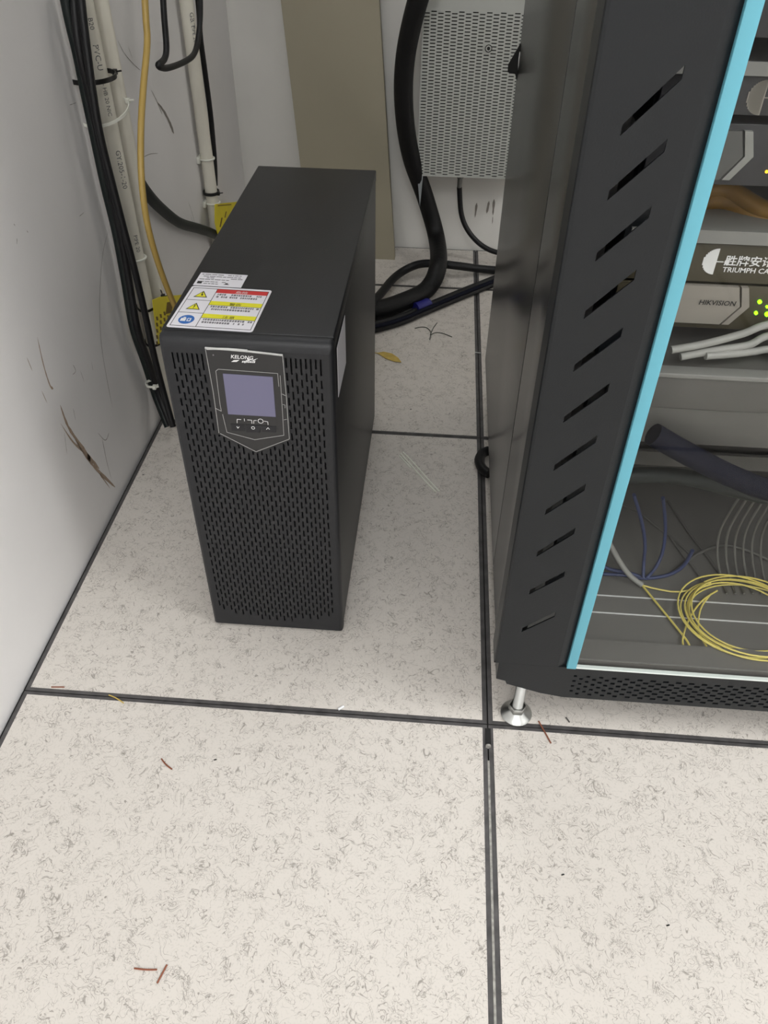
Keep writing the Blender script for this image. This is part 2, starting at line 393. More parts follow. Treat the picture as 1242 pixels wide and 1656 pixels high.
# display
ft = .0018
b = MB(); b.slab([p+Vector((0, .0005, 0)) for p in disp], (0, -ft, 0)); dp = b.build('display_panel', 'dgloss', ups)
yd = UY0-.0013
D = lambda u, v: at(u, v, 1, yd)
b = MB(); b.slab([D(360.5, 604), (D(441, 609.5)), D(446, 674), D(369, 669.5)], (0, -.0004, 0)); b.build('screen', 'screen', dp)
b = MB()
for a, c, r in ((( 331.5, 562.5), (457, 574.5), .0011), ((334, 564), (400, 567), .0012)):
    b.tube([D(*a), D((a[0]+c[0])/2, (a[1]+c[1])/2-1), D(*c)], r, 6, 6)
for L_ in ([(332, 564), (345, 635), (354, 700)], [(457, 575), (463, 640), (468, 710), (414, 730.5), (356, 701)]):
    for a, c in zip(L_, L_[1:]): b.tube([D(*a), D(*c)], .0003, 5, 1)
for L_ in ([(349, 600), (353, 597), (449, 604), (451, 625)], [(349, 600), (352, 625), (356, 655), (358, 665), (348, 660)], [(453, 607), (457, 670), (459, 704), (412, 711), (367, 699), (360, 670)], [(456, 637), (462, 640)], [(457, 654), (461, 655), (461, 660)], [(459, 679), (464, 678)]):
    for a, c in zip(L_, L_[1:]): b.tube([D(*a), D(*c)], .00028, 5, 1)
b.build('film_edges', 'film', dp)
icons = [[(383, 689), (385, 692), (387, 689.5)], [(431, 694), (433.5, 691), (436, 694)]]
b = MB()
for L_ in ([(383.5, 684), (383.5, 678), (390, 678.5)], [(395, 677), (395.5, 681)], [(400, 679), (407, 679.5), (407.5, 685)], [(410.5, 685), (410.5, 680), (415, 680)], [(427, 681), (433, 682), (433.5, 687)]):
    for a, c in zip(L_, L_[1:]): b.tube([D(*a), D(*c)], .00035, 5, 1)
I3 = Vector((0, -.0006, 0))
for L_ in icons:
    for a, c in zip(L_, L_[1:]): b.tube([D(*a)+I3, D(*c)+I3], .00035, 5, 1)
for (u, v, r) in ((421.5, 681, .0028), (409.5, 691.5, .0017)):
    c = D(u, v) + (I3 if r < .002 else Vector((0, 0, 0))); b.tube([c+Vector((r*math.cos(t), 0, r*math.sin(t))) for t in [k*math.pi/4 for k in range(8)]], .00035, 5, 2, True)
b.build('key_marks', 'white', dp); b = MB()
text(b, 'KELONG', .0058, D(373, 579), (1, 0, -.02), (0, 0, 1), .2, bold=.0001)
for k in range(3):
    b.slab([D(396+2*k, 582-1.4*k+2*(2-k)), D(417-3*k, 579.5+2.2*k), D(414-3*k, 581+2.2*k), D(395+2*k, 583.4-1.4*k+2*(2-k))], (0, -.0003, 0))
b.slab([D(374, 585), D(378, 582.5), D(387, 582), D(383, 585)], (0, -.0003, 0))
for k in range(7): b.slab([D(391+3.1*k, 586+.1*k), D(392+3.1*k, 583.5+.1*k), D(394.4+3.1*k, 583.6+.1*k), D(393.4+3.1*k, 586.2+.1*k)], (0, -.0003, 0))
b.build('maker_logo', 'white', dp)
for k, (u0, v0, u1, v1) in enumerate(((373, 685, 396, 697), (397, 686.5, 421, 699), (422, 688, 447, 699))):
    b = MB(); b.slab([D(u0, v0), D(u1, v0+1.2), D(u1+.5, v1), D(u0+2, v1-(1 if k != 1 else 0))], (0, -.0005, 0)); b.build('button', 'blackp', dp)
c = D(345, 574); MB().cyl(c, c+Vector((0, -.0006, 0)), .0008, 8).build('indicator_lamp', 'labelg', dp)
# stickers on the top
T = lambda u, v, z=UZ: at(u, v, 2, z)
LB = [T(268, 529), T(408, 538), T(434, 469), T(298, 462)]
ex = (LB[1]-LB[0]); ey = (LB[3]-LB[0])
Wl, Hl = .088, .068
o0 = Vector((LB[0].x, LB[0].y, UZ)); ex = Vector((ex.x, ex.y, 0)).normalized(); ey = Vector((-ex.y, ex.x, 0))
Wl = (LB[1]-LB[0]).length; Hl = (LB[3]-LB[0]).length
Q = lambda x, y, z=0: o0 + ex*(x*Wl) + ey*(y*Hl) + Vector((0, 0, z))
def rect(mb, x0, x1, y0, y1, z, mi=0, t=.0001): mb.slab([Q(x0, y0, z), Q(x1, y0, z), Q(x1, y1, z), Q(x0, y1, z)], (0, 0, t), mi)
b = MB(); r = .035; pp = []
for cx, cy_, a0 in ((1-r, 1-r, 0), (r, 1-r, 90), (r, r, 180), (1-r, r, 270)):
    for k in range(5):
        a = math.radians(a0+90*k/4); pp.append(Q(cx+r*math.cos(a), cy_+r*math.sin(a), .0002))
b.slab(pp, (0, 0, .0002), 0)
z1 = .0004
def lineq(x0, x1, y0, y1): rect(b, x0, x1, y0, y1, z1, 1)
for a in (.03, .965): lineq(a, a+.007, .04, .955)
for a in (.04, .948): lineq(.03, .972, a, a+.009)
lineq(.33, .337, .04, .955)
for a in (.345, .65): lineq(.03, .337, a, a+.008)
for k, (y1_, m_) in enumerate(((.95, 2), (.65, 3), (.345, 3))):
    rect(b, .337, .965, y1_-.095, y1_, z1, m_)
    if k: 
        lineq(.337, .965, y1_-.1, y1_-.094)
    text(b, ('危险', '警告', '注意')[k], .0062, Q(.65, y1_-.083, z1+.0001), ex, ey, 0, 4 if k == 0 else 1, 'CENTER', 1.1, .0001)
    for rr_ in range(2):
        x = .37
        while x < (.93 if rr_ == 0 else .86):
            wd = random.uniform(.012, .03)
            if random.random() < .9: rect(b, x, x+wd, y1_-.15-.06*rr_, y1_-.112-.06*rr_, z1, 5)
            x += wd+.008
for cy_ in (.80, .50):
    for sc_, m_ in ((1, 1), (.78, 3)):
        b.slab([Q(.18-.085*sc_, cy_-.075*sc_-.01*(1-sc_), z1+(.0001 if sc_ < 1 else 0)), Q(.18+.085*sc_, cy_-.075*sc_-.01*(1-sc_), z1+(.0001 if sc_ < 1 else 0)), Q(.18, cy_+.085*sc_-.02*(1-sc_), z1+(.0001 if sc_ < 1 else 0))], (0, 0, .0001), m_)
rect(b, .174, .186, .785, .85, z1+.0002, 1); rect(b, .18, .20, .765, .80, z1+.0002, 1)
rect(b, .174, .186, .475, .54, z1+.0002, 1); rect(b, .174, .186, .448, .462, z1+.0002, 1)
b.slab([Q(.18+.092*math.cos(t), .19+.1*math.sin(t), z1) for t in [k*math.pi/12 for k in range(24)]], (0, 0, .0001), 6)
rect(b, .115, .175, .15, .215, z1+.0001, 4); rect(b, .19, .235, .15, .22, z1+.0001, 4); rect(b, .135, .165, .222, .24, z1+.0001, 4)
rect(b, .200, .222, .165, .205, z1+.0002, 6)
b.build('warning_label', ['label', 'blk', 'red', 'yel', 'white', 'labelg', 'blu'], ups)
b = MB()
y_0, y_1 = 1.02, 1.36
b.slab([Q(.0, y_0, .0002), Q(.605, y_0, .0002), Q(.605, y_1, .0002), Q(0., y_1, .0002)], (0, 0, .0002), 0)
for k, yy in enumerate((1.31, 1.26, 1.22, 1.18, 1.12, 1.07)):
    x = .03
    while x < (.55 if k < 3 else .38):
        wd = random.uniform(.02, .08); 
        if random.random() < .75: rect(b, x, min(x+wd, .57), yy, yy+.016, z1, 1)
        x += wd+.01
rect(b, .03, .09, 1.07, 1.12, z1, 2)
rect(b, .385, .42, 1.08, 1.11, z1, 2)
b.build('rating_label', ['label', 'labelg', 'blk'], ups)
b = MB(); s0 = [at(u, v, 0, UX1) for u, v in ((561, 498), (562, 540), (546, 608), (545.5, 567))]
ya, yb_ = UY0+.028, UY0+.10; b.slab([(UX1, ya, .365), (UX1, yb_, .365), (UX1, yb_, .425), (UX1, ya, .425)], (.0003, 0, 0)); 
b.build('side_label', 'label', ups)['label'] = 'faded grey side sticker'
for x in (UX0+.02, UX1-.02):
    for y in (UY0+.03, UY1-.03): MB().lathe((x, y, 0), [(.008, 0), (.009, .006)], 12).build('rubber_foot', 'inner', ups)

# ---------------------------------------------------------------- server rack
RX0, RX1, RYB, RZ1 = .004, .598, .745, 2.0
ZB0, ZD = .088, .122
rack = empty('server_rack', (.3, .37, 0))
tag(rack, 'tall black server rack with a glass door edged in light blue', 'server rack')
b = MB()
b.box(RX0-.003, RX0+.02, .036, .066, ZB0+.012, RZ1); b.box(RX1-.02, RX1+.003, .036, .066, ZB0+.012, RZ1)
b.box(RX0, RX0+.03, .0675, .197, ZB0-.012, RZ1, bev=.001); b.box(RX1-.03, RX1, .0675, .197, ZB0-.012, RZ1, bev=.001)
b.box(RX0+.02, RX1-.02, .036, .066, RZ1-.06, RZ1)
b.build('front_frame', 'rackside', rack)
MB().box(RX0, RX0+.012, .2, RYB, ZB0-.012, RZ1, bev=.001).build('side_panel', 'rackside', rack)
MB().box(RX1-.012, RX1, .2, RYB, ZB0-.012, RZ1, bev=.001).build('side_panel', 'rackside', rack)
MB().box(RX0, RX1, .0, RYB, RZ1+.001, RZ1+.03, bev=.003).build('top_panel', 'rackb', rack)
MB().box(RX0+.013, RX1-.013, RYB-.015, RYB-.003, ZB0, RZ1).build('rear_panel', 'rackin', rack)
b = MB(); b.box(RX0+.013, RX1-.013, .045, RYB-.02, .105, .112); b.box(RX0+.03, RX1-.03, .013, .045, .10, .121)
b.build('floor_plate', 'rackin', rack)
for v_ in (965, 993):
    p = at(1000, v_, 2, .1125); MB().box(RX0+.03, RX1-.03, p.y, p.y+.0016, .1118, .1128).build('floor_seam', 'white', rack)
MB().box(RX0+.03, RX1-.03, .0135, .0145, .1208, .1222).build('floor_seam', 'shelf', rack)
# perforated base skirt
zlo = .062
b = MB()
b.slab([(RX0-.003, .003, .0885), (.012, .003, .0855), (.014, .003, .080), (.055, .003, .067), (.082, .003, zlo), (.082, .003, ZD-.004), (RX0-.003, .003, ZD-.004)], (0, .03, 0))
cols = []; x = .006; i = 0
while x < .42:
    wd = min(.010, .0035+.030*x); ys_ = [.0085+(.0095*j) + (0 if i % 2 else .00475) for j in range(5)]
    cols.append((x, x+min(wd, .0064), [(q-.0016, q+.0016) for q in ys_ if q < .05][:4 if i % 2 else 4])); x += .0072; i += 1
plane_slots(b, (.082, .003, zlo), (1, 0, 0), (0, 0, 1), (0, -1, 0), .43, ZD-.004-zlo, cols, .002)
b.box(.512, RX1+.003, .003, .03, zlo, ZD-.004)
b.build('base_skirt', 'rackb', rack)
MB().box(.082, .512, .0065, .008, zlo, ZD-.004).build('skirt_backing', 'inner', rack)
MB().box(RX0+.004, RX1-.004, .034, RYB-.01, ZB0, .104).build('base_frame', 'rackb', rack)
# door
DX0, DX1, DZ1 = -.005, .605, 1.985
def stile(mirror=False):
    b = MB(); xa, xb, xc, xd = DX0, .019, .050, .0665
    sl = [(.683, .723), (.641, .680), (.597, .636), (.551, .590), (.504, .543), (.454, .493), (.402, .441), (.349, .387), (.294, .333), (.239, .274), (.179, .213)][::-1]
    mx = (lambda p: (DX0+DX1-p[0], p[1], p[2])) if mirror else (lambda p: p)
    th = .0072; A = lambda pts, f: b.add([mx(p) for p in pts], f)
    yf = 0.0
    A([(xa+.003, yf, ZD), (xb, yf, ZD), (xb, yf, DZ1), (xa+.003, yf, DZ1)], [(0, 1, 2, 3)])
    A([(xa+.003, yf, ZD), (xa+.003, yf, DZ1), (xa+.0008, yf+.0008, DZ1), (xa+.0008, yf+.0008, ZD)], [(0, 1, 2, 3)])
    A([(xa+.0008, yf+.0008, ZD), (xa+.0008, yf+.0008, DZ1), (xa, yf+.003, DZ1), (xa, yf+.003, ZD)], [(0, 1, 2, 3)])
    A([(xa, yf+.003, ZD), (xa, yf+.003, DZ1), (xa, yf+.032, DZ1), (xa, yf+.032, ZD)], [(0, 1, 2, 3)])
    A([(xa, yf+.032, ZD), (xa, yf+.032, DZ1), (.09, yf+.032, DZ1), (.09, yf+.032, ZD)], [(0, 1, 2, 3)]) if False else None
    A([(xc, yf, ZD), (xd, yf, ZD), (xd, yf, DZ1), (xc, yf, DZ1)], [(0, 1, 2, 3)])
    A([(xd, yf, ZD), (.0775, yf+.0035, ZD), (.0775, yf+.0035, DZ1), (xd, yf, DZ1)], [(0, 1, 2, 3)])
    A([(.0775, yf+.0035, ZD), (.088, yf+.0035, ZD), (.088, yf+.0035, DZ1), (.0775, yf+.0035, DZ1)], [(0, 1, 2, 3)])
    A([(.088, yf+.0035, ZD), (.088, yf+.0035, DZ1), (.088, yf+.02, DZ1), (.088, yf+.02, ZD)], [(0, 1, 2, 3)])
    A([(xa, yf, ZD), (.088, yf, ZD), (.088, yf+.02, ZD), (xa, yf+.032, ZD)], [(0, 1, 2, 3)])
    L0, L1 = ZD, ZD
    for z0, z1 in sl:
        A([(xb, yf, L0), (xc, yf, L1), (xc, yf, z1-th), (xb, yf, z0-th*.2)], [(0, 1, 2, 3)])
        h = [(xb, yf, z0-th*.2), (xc, yf, z1-th), (xc, yf, z1+.001), (xb, yf, z0+th*.75)]
        A(h+[(p[0], p[1]+.0015, p[2]) for p in h], [(i, (i+1) % 4, 4+(i+1) % 4, 4+i) for i in range(4)])
        L0, L1 = z0+th*.75, z1+.001
    A([(xb, yf, L0), (xc, yf, L1), (xc, yf, DZ1), (xb, yf, DZ1)], [(0, 1, 2, 3)])
    return b
d = stile()
m2 = stile(True); d.add(m2.v, m2.f)
d.box(.088, .512, 0, .03, 1.9, DZ1)
door = d.build('door', 'rackb', rack)
b = MB(); b.box(.0765, .0870, -.0012, .0045, ZD-.001, 1.9, bev=.0006); b.box(.513, .5235, -.0012, .0045, ZD-.001, 1.9, bev=.0006)
b.build('blue_edge_trim', 'blue', door)
MB().box(.087, .513, .0, .004, ZD+.0015, 1.9).build('door_glass', 'glass', door)
MB().box(.087, .513, .0, .0045, ZD-.001, ZD+.001).build('glass_highlight_strip', mat('glass_edge_highlight', (225, 232, 228), .25), door)  # highlight along the bottom of the glass, painted as a near-white strip
# mounting rails behind the door
for x0 in (.016, RX1-.034):
    MB().box(x0-.002, x0+.012, .018, .024, .13, 1.9).build('mounting_rail', 'dsteel', rack)
for x0 in (.058, RX1-.076):
    MB().box(x0, x0+.018, .095, .11, .113, 1.92).build('equipment_rail', 'rackb', rack)
# handle tab at the rear edge of the left side
b = MB()
yh = .735
h0 = at(853, 62, 1, yh)
for pts, n in (([at(848, 60, 1, yh), at(822, 105, 1, yh), at(821, 117, 1, yh), at(833, 120, 1, yh), at(838, 141, 1, yh), at(846, 100, 1, yh)], (0, .004, 0)),):
    b.slab(pts, n)
la = b.build('side_latch', 'inner', rack)
MB().tube([at(841, 84, 1, yh-.002), at(839, 100, 1, yh-.002), at(838, 128, 1, yh-.002)], .0009, 6, 4).build('latch_edge', 'steel', la)
# levelling feet
def foot(x, y):
    f = MB().lathe((x, y, 0), [(.0185, 0), (.0195, .0022), (.0175, .0045), (.010, .009), (.0088, .011)], 32); o = f.build('levelling_foot', 'steel', rack)
    n = MB().lathe((x, y, 0), [(.0105, .010), (.0108, .011), (.0108, .0175), (.0100, .0185)], 6, smooth=False); n.build('lock_nut', 'steel', o)
    s = MB(); z = .0185; prof = []
    while z < .095: prof += [(.0066, z), (.0060, z+.0008)]; z += .0016
    s.lathe((x, y, 0), prof, 20); s.build('threaded_stud', 'steel', o)
p = fl(835, 1151, .004)
foot(p.x, p.y); foot(RX1-.04, p.y); foot(p.x, RYB-.06); foot(RX1-.04, RYB-.06)

# ---------------------------------------------------------------- equipment in the rack
def z_at(v, y, u=1190): return at(u, v, 1, y).z
EX0, EX1 = .0605, .5395; YE = .09
def unit(name, label, cat, za, zb, yf, m_, depth=.4):
    r = empty(name, (.3, yf+.1, zb)); tag(r, label, cat)
    MB().box(EX0+.022, EX1-.022, yf+.002, yf+depth, zb+.001, za-.001, bev=.001).build('chassis', m_, r)
    MB().box(EX0, EX1, yf, yf+.003, zb, za, bev=.0006).build('front_panel', m_, r)
    return r
u0 = unit('network_switch', 'black network unit partly seen at the top of the glass door', 'network unit', z_at(-60, YE), z_at(60, YE), YE, 'dev')
def shelf(label, za, zb, yf):
    r = empty('rack_shelf', (.3, yf, zb)); tag(r, label, 'shelf')
    MB().box(EX0+.022, EX1-.022, yf, yf+.35, zb+.002, zb+.0035).build('tray', 'shelf', r)
    MB().box(EX0, EX1, yf-.002, yf, zb, za).build('front_lip', 'shelf', r)
shelf('upper grey rack shelf edge above the black panel with a pale logo', z_at(96, YE), z_at(119, YE), YE-.004)
def logo(mb, u, v, y, k=1.0):
    c = at(u, v, 1, y-.0006); R_ = .0118*k
    c.x += .003
    for i in range(10):      # half disc made of upright bars
        x = -1.0*R_ + (i+.5)*1.0*R_/10; hh = R_*math.sqrt(max(0, 1-(x/(1.0*R_))**2)); w2 = (.00083 if k == 1 else .00055); sh = 0
        mb.slab([(c.x+x-w2-sh, c.y, c.z-hh), (c.x+x+w2-sh, c.y, c.z-hh), (c.x+x+w2+sh, c.y, c.z+hh), (c.x+x-w2+sh, c.y, c.z+hh)], (0, .0003, 0))
    mb.box(c.x, c.x+.006*k, c.y, c.y+.0003, c.z-.0004, c.z+.0004)
    mb.slab([(c.x+.009*k+.0022*k*math.cos(t), c.y, c.z+.0022*k*math.sin(t)) for t in [j*math.pi/6 for j in range(12)]], (0, .0003, 0))
u1 = unit('cable_manager', 'dark patch panel with a pale half disc logo, uppermost printed panel', 'patch panel', z_at(122, YE), z_at(186, YE), YE, 'dev', .05)
b = MB(); logo(b, 1229, 158, YE); b.build('logo_print', 'plate', u1)
u2 = unit('video_recorder', 'black recorder with a plain dark chevron plate between the two printed panels', 'recorder', z_at(200, YE), z_at(300, YE), YE, 'dev')
def hexplate(r, v0, v1, utip, m0, m1, y, us):
    y -= .004; b = MB(); P = lambda u, v: at(u, v, 1, y)
    zt, zb_ = P(us, v0).z, P(us, v1).z; xt = P(utip, (v0+v1)/2).x; x0 = EX0+.03; zm = (zt+zb_)/2; w_ = (zt-zb_)*.36; g_ = .007
    b.slab([(x0, y, zb_), (xt-w_-g_, y, zb_), (xt-g_, y, zm), (xt-w_*.45-g_, y, zt), (x0, y, zt)], (0, .004, 0)); b.build('badge_plate', m0, r)
    b = MB(); b.slab([(xt-w_-g_+.002, y, zb_), (xt-w_+.001, y, zb_), (xt+.001, y, zm), (xt-w_*.45+.001, y, zt), (xt-w_*.45-g_+.002, y, zt), (xt-g_+.0015, y, zm)], (0, .004, 0)); b.build('chevron_band', m1, r)
    return x0, zt, zb_, xt
hexplate(u2, 212, 292, 1217, 'plated', 'plateb', YE, 1190)
c = at(1240, 278, 1, YE-.001); MB().cyl(c, c+Vector((0, .002, 0)), .0012, 8).build('status_led', 'ledy', u2)
shelf('lower grey rack shelf edge above the printed Chinese panel', z_at(370, YE), z_at(391, YE), YE-.004)
u3 = unit('cable_manager', 'dark patch panel tinted by a painted olive reflection, printed with white Chinese and Latin lettering', 'patch panel', z_at(396, YE), z_at(458, YE), YE, 'devo', .05)
b = MB(); logo(b, 1153, 423, YE, .95); b.build('logo_print', 'white', u3); b = MB()
p = at(1170, 427, 1, YE); text(b, '胜牌安讯', .0092, p, (1, 0, 0), (0, 0, 1), 0, bold=.00015, thick=.0006, sx=1.1); b.build('upper_lettering', 'white', u3); b = MB()
p = at(1167, 439, 1, YE); text(b, 'TRIUMPH CA', .0060, p, (1, 0, 0), (0, 0, 1), 0, bold=.0001, thick=.0006, sx=1.1)
b.build('lower_lettering', 'white', u3)
u4 = unit('video_recorder', 'recorder with a lettered silver hexagon plate and green lights', 'recorder', z_at(462, YE), z_at(533, YE), YE, 'devo')
x0, zt, zb_, xt = hexplate(u4, 463, 524, 1211, 'plate', 'plate', YE, 1150)
b = MB(); p = at(1129, 492, 1, YE-.0045); text(b, 'HIKVISION', .0062, p, (1, 0, 0), (0, 0, 1), .1, bold=.0001, thick=.0003, sx=1.05); b.build('maker_print', 'blk', u4)
for u, v, r in ((1229, 489, .0017), (1223, 507, .0015), (1241, 509, .002), (1241, 497, .0012)):
    c = at(u, v, 1, YE-.002); MB().cyl(c, c+Vector((0, .002, 0)), r, 10).build('status_led', 'led', u4)
YS = .045
zs1, zs0 = z_at(612, YS, 1150), z_at(722, YS, 1150); zm = z_at(664, YS, 1150)
r = empty('storage_server', (.3, YS+.2, zs0)); tag(r, 'grey steel box unit spanning the rack below the cables', 'server')
MB().box(EX0+.019, EX1-.019, YS+.004, YS+.42, zs0+.002, zs1-.001, bev=.001).build('chassis', 'server', r)
b = MB(); b.box(EX0, EX1, YS, YS+.004, zm, zs1, bev=.0008); b.build('front_panel', 'server', r)
MB().box(EX0, EX1, YS+.0015, YS+.0045, zs0, zm-.0006, bev=.0006).build('lower_panel', 'server', r)
MB().box(EX0, EX1, YS-.002, YS+.012, zs1-.0005, zs1+.004, bev=.0008).build('top_edge_highlight', 'shelf', r)  # front edge highlight put in as a paler grey strip
# brown cords in the gap over the lower shelf
for k, (v0, v1, rr) in enumerate(((320, 325, .008), (338, 342, .009), (355, 352, .007))):
    a = at(1100, v0, 1, .15); c = at(1300, v1+6, 1, .15)
    tag(MB().tube([a, a.lerp(c, .35)+Vector((0, .01, .006)), a.lerp(c, .7)+Vector((0, -.01, -.004)), c], rr, 10, 8).build('amber_patch_cord', 'amber'),
        'amber cord in the gap above the lower shelf, %s' % ('uppermost of three', 'middle of three', 'lowest of three')[k], 'cable', 'amber cords above the lower shelf')
# pale patch cords coming out of the recorder and lying on the grey box
zc = zs1+.010
for k, (uu, vv) in enumerate((((1250, 1200, 1140, 1085), (524, 540, 556, 566)), ((1250, 1210, 1160, 1100), (542, 558, 566, 578)), ((1250, 1215, 1180, 1135), (566, 578, 587, 594)))):
    P = [at(u, v, 1, YE-.012-.006*i) for i, (u, v) in enumerate(zip(uu, vv))]
    P = [Vector((p.x, p.y, max(p.z, zc-.001+.002*k))) for p in P]
    tag(MB().tube([P[0]+Vector((.05, .0, .0))]+P, .0034, 10, 8).build('patch_cord', 'patch'),
        'pale network cord resting on the grey box unit, %s' % ('rearmost of three', 'middle of three', 'nearest of three')[k], 'cable', 'pale cords on the grey box unit')
# dark cable bundles in the open space
b = MB(); P = [at(u, v, 1, y) for u, v, y in ((1056, 702, .030), (1090, 722, .030), (1140, 749, .030), (1190, 773, .030), (1245, 792, .030), (1330, 800, .034))]
b.tube(P, .0105, 14, 8); b.build('x', 'navy'); x = bpy.data.objects['x']; x.name = 'braided_cable'
tag(x, 'thick navy braided cable slanting down to the right under the grey box', 'cable')
b = MB(); P = [at(u, v, 1, y) for u, v, y in ((1000, 770, .09), (1060, 768, .09), (1120, 774, .085), (1190, 792, .08), (1260, 806, .08), (1330, 812, .08))]
tag(b.tube(P, .0085, 14, 8).build('power_cable', 'cableg'), 'dark green black cable running level behind the navy braided cable', 'cable')
MB().box(RX0+.014, RX1-.014, .112, .116, z_at(760, .112), z_at(738, .112)).build('cross_bar', 'server', rack)
# cords on the rack floor
FZ = .1125
def fp(u, v, h=0): return at(u, v, 2, FZ+h)
def cord(name, px, r, m_, label, grp=None, hs=None):
    P = [fp(u, v, r+.001+(hs[i] if hs else 0)) for i, (u, v) in enumerate(px)]
    P = [Vector((min(max(p.x, .03), .57), min(p.y, .70), p.z)) for p in P]
    return tag(MB().tube(P, r, 8, 8).build(name, m_), label, 'cable', grp)
cord('patch_cord', [(980, 868), (1000, 905), (1018, 930), (1038, 946)], .0036, 'patch', 'grey sheathed cord coming down beside the blue trim to the yellow fibre', None, [.06, .03, .01, 0])
cord('blue_patch_cord', [(975, 928), (1010, 930), (1042, 935), (1080, 930), (1105, 915), (1120, 890)], .0024, 'patchb', 'blue cord sweeping right across the rack floor', 'blue cords on the rack floor', [0, 0, .002, .004, .02, .05])
cord('blue_patch_cord', [(1044, 936), (1060, 918), (1072, 890), (1076, 850), (1072, 805)], .0022, 'patchb', 'blue cord rising steeply from the knot, right of the upright one', 'blue cords on the rack floor', [.003, .01, .03, .07, .13])
cord('blue_patch_cord', [(1040, 934), (1041, 910), (1043, 880), (1038, 845), (1025, 800)], .0022, 'patchb', 'blue cord standing upright from the knot on the rack floor', 'blue cords on the rack floor', [.006, .02, .05, .09, .15])
cord('blue_patch_cord', [(1046, 936), (1015, 926), (985, 920), (960, 905)], .0024, 'patchb', 'blue cord sweeping left towards the door trim', 'blue cords on the rack floor', [.002, .006, .01, .02])
cord('patch_cord', [(1090, 925), (1130, 895), (1170, 882), (1215, 892), (1260, 915)], .0020, 'patchd', 'faint pale cord arching over the back of the rack floor', None, [0, .004, .008, .004, 0])
for k in range(6):
    du = 14*k
    cord('patch_cord', [(1215+du, 775), (1182+du, 825), (1164+du, 860), (1160+du, 895), (1166+du, 935), (1176+du, 960)], .0016, 'patchd', 'pale cord hanging in the right-hand bunch at the back, %s from the left' % ('first', 'second', 'third', 'fourth', 'fifth', 'sixth')[k], 'pale bunch at the back of the rack', [.16, .10, .06, .03, .0, 0])
for k, L_ in enumerate(([(1080, 810), (1110, 855), (1130, 882), (1150, 908), (1175, 945)], [(985, 812), (1010, 818), (1035, 830), (1060, 850), (1090, 872), (1120, 900)], [(1085, 870), (1105, 898), (1122, 918), (1140, 945)])):
    cord('patch_cord', L_, .0016, 'patchd', ('faint pale cord slanting in the middle of the rack floor', 'faint pale cord high at the left of the rack floor', 'short faint cord just above the yellow fibre')[k])
# yellow fibre coil
cc = fp(1201, 1004); P = []
ra = .062
for k in range(7*16+1):
    a = 2*math.pi*k/16 + 2.2; lap = k/16
    rr = ra + .006*math.sin(lap*2.4) + .0012*lap
    P.append(Vector((cc.x + .004*math.sin(lap*1.9) + rr*1.04*math.cos(a), cc.y + .004*math.cos(lap*2.7) + rr*.9*math.sin(a), FZ+.004+.0014*lap+.003*math.sin(lap*3+a))))
P += [fp(1150, 945, .01), fp(1100, 957, .004), fp(1060, 952, .003), fp(1038, 946, .003)]
b = MB(); b.tube(P, .00105, 6, 3)
b.tube([fp(1038, 946, .003), fp(1070, 985, .002), fp(1100, 1022, .003), fp(1113, 1040, .004), fp(1117, 1055, .002)], .0013, 6, 6)
b.tube([fp(1110, 1054, .002), fp(1104, 1035, .004), fp(1115, 1000, .004), fp(1135, 972, .005), fp(1160, 955, .008)], .0011, 6, 6)
b.tube([fp(1143, 1046, .003), fp(1130, 1020, .004), fp(1133, 985, .004), fp(1150, 960, .006)], .0011, 6, 6)
tag(b.build('fiber_coil', 'fiber'), 'coil of thin yellow fibre cord on the rack floor behind the glass', 'fiber cable')

# ---------------------------------------------------------------- grey perforated box on the back wall
YM = 1.32
mx0 = at(677, 200, 1, YM).x; mx1 = mx0+.275; mz0 = at(720, 286, 1, YM).z
mbx = empty('meter_box', ((mx0+mx1)/2, YB-.05, mz0)); tag(mbx, 'grey perforated metal box mounted on the back wall beside the rack', 'electrical box')
mz1 = .80; ztop = at(720, 20, 1, YM).z
b = MB(); pc = .0168; rows = .00635; cols = []; x = .003; i = 0
while x+.0125 < mx1-mx0:
    ysl = []; z = .004+(rows/2 if i % 2 else 0)
    while z < ztop-mz0:
        if not (abs(x+.006-(at(790, 78, 1, YM).x-mx0)) < .011 and abs(z-(at(790, 78, 1, YM).z-mz0)) < .009): ysl.append((z+.0003, z+.0025))
        z += rows
    cols.append((x, x+.0112, ysl)); x += .0142; i += 1
plane_slots(b, (mx0, YM, mz0), (1, 0, 0), (0, 0, 1), (0, -1, 0), mx1-mx0, mz1-mz0, cols, .0012)
b.add([(mx0, YM, mz0), (mx0, YB-.012, mz0), (mx0, YB-.012, mz1), (mx0, YM, mz1)], [(0, 1, 2, 3)]); b.add([(mx1, YM, mz0), (mx1, YB-.012, mz0), (mx1, YB-.012, mz1), (mx1, YM, mz1)], [(0, 1, 2, 3)])
b.add([(mx0, YM, mz1), (mx0, YB-.012, mz1), (mx1, YB-.012, mz1), (mx1, YM, mz1)], [(0, 1, 2, 3)]); b.add([(mx0, YM, mz0), (mx0, YB-.012, mz0), (mx1, YB-.012, mz0), (mx1, YM, mz0)], [(0, 1, 2, 3)])
b.build('perforated_cover', 'meter', mbx)
MB().box(mx0+.002, mx1-.002, YM+.008, YB-.014, mz0+.002, mz1-.002).build('inner_case', 'meterd', mbx)
MB().box(mx0-.002, mx1+.03, YB-.012, YB-.0005, mz0-.0, mz1).build('back_plate', 'bplate', mbx)
b = MB(); b.slab([at(675, 285, 1, YM), at(684, 285, 1, YM), at(679, 335, 1, YM)], (0, .003, 0)); b.build('mounting_tab', 'bplate', mbx)
c = at(790, 78, 1, YM); lk = MB().cyl(c+Vector((0, .001, 0)), c+Vector((0, -.003, 0)), .0068, 20); lo = lk.build('lock', 'meter', mbx)
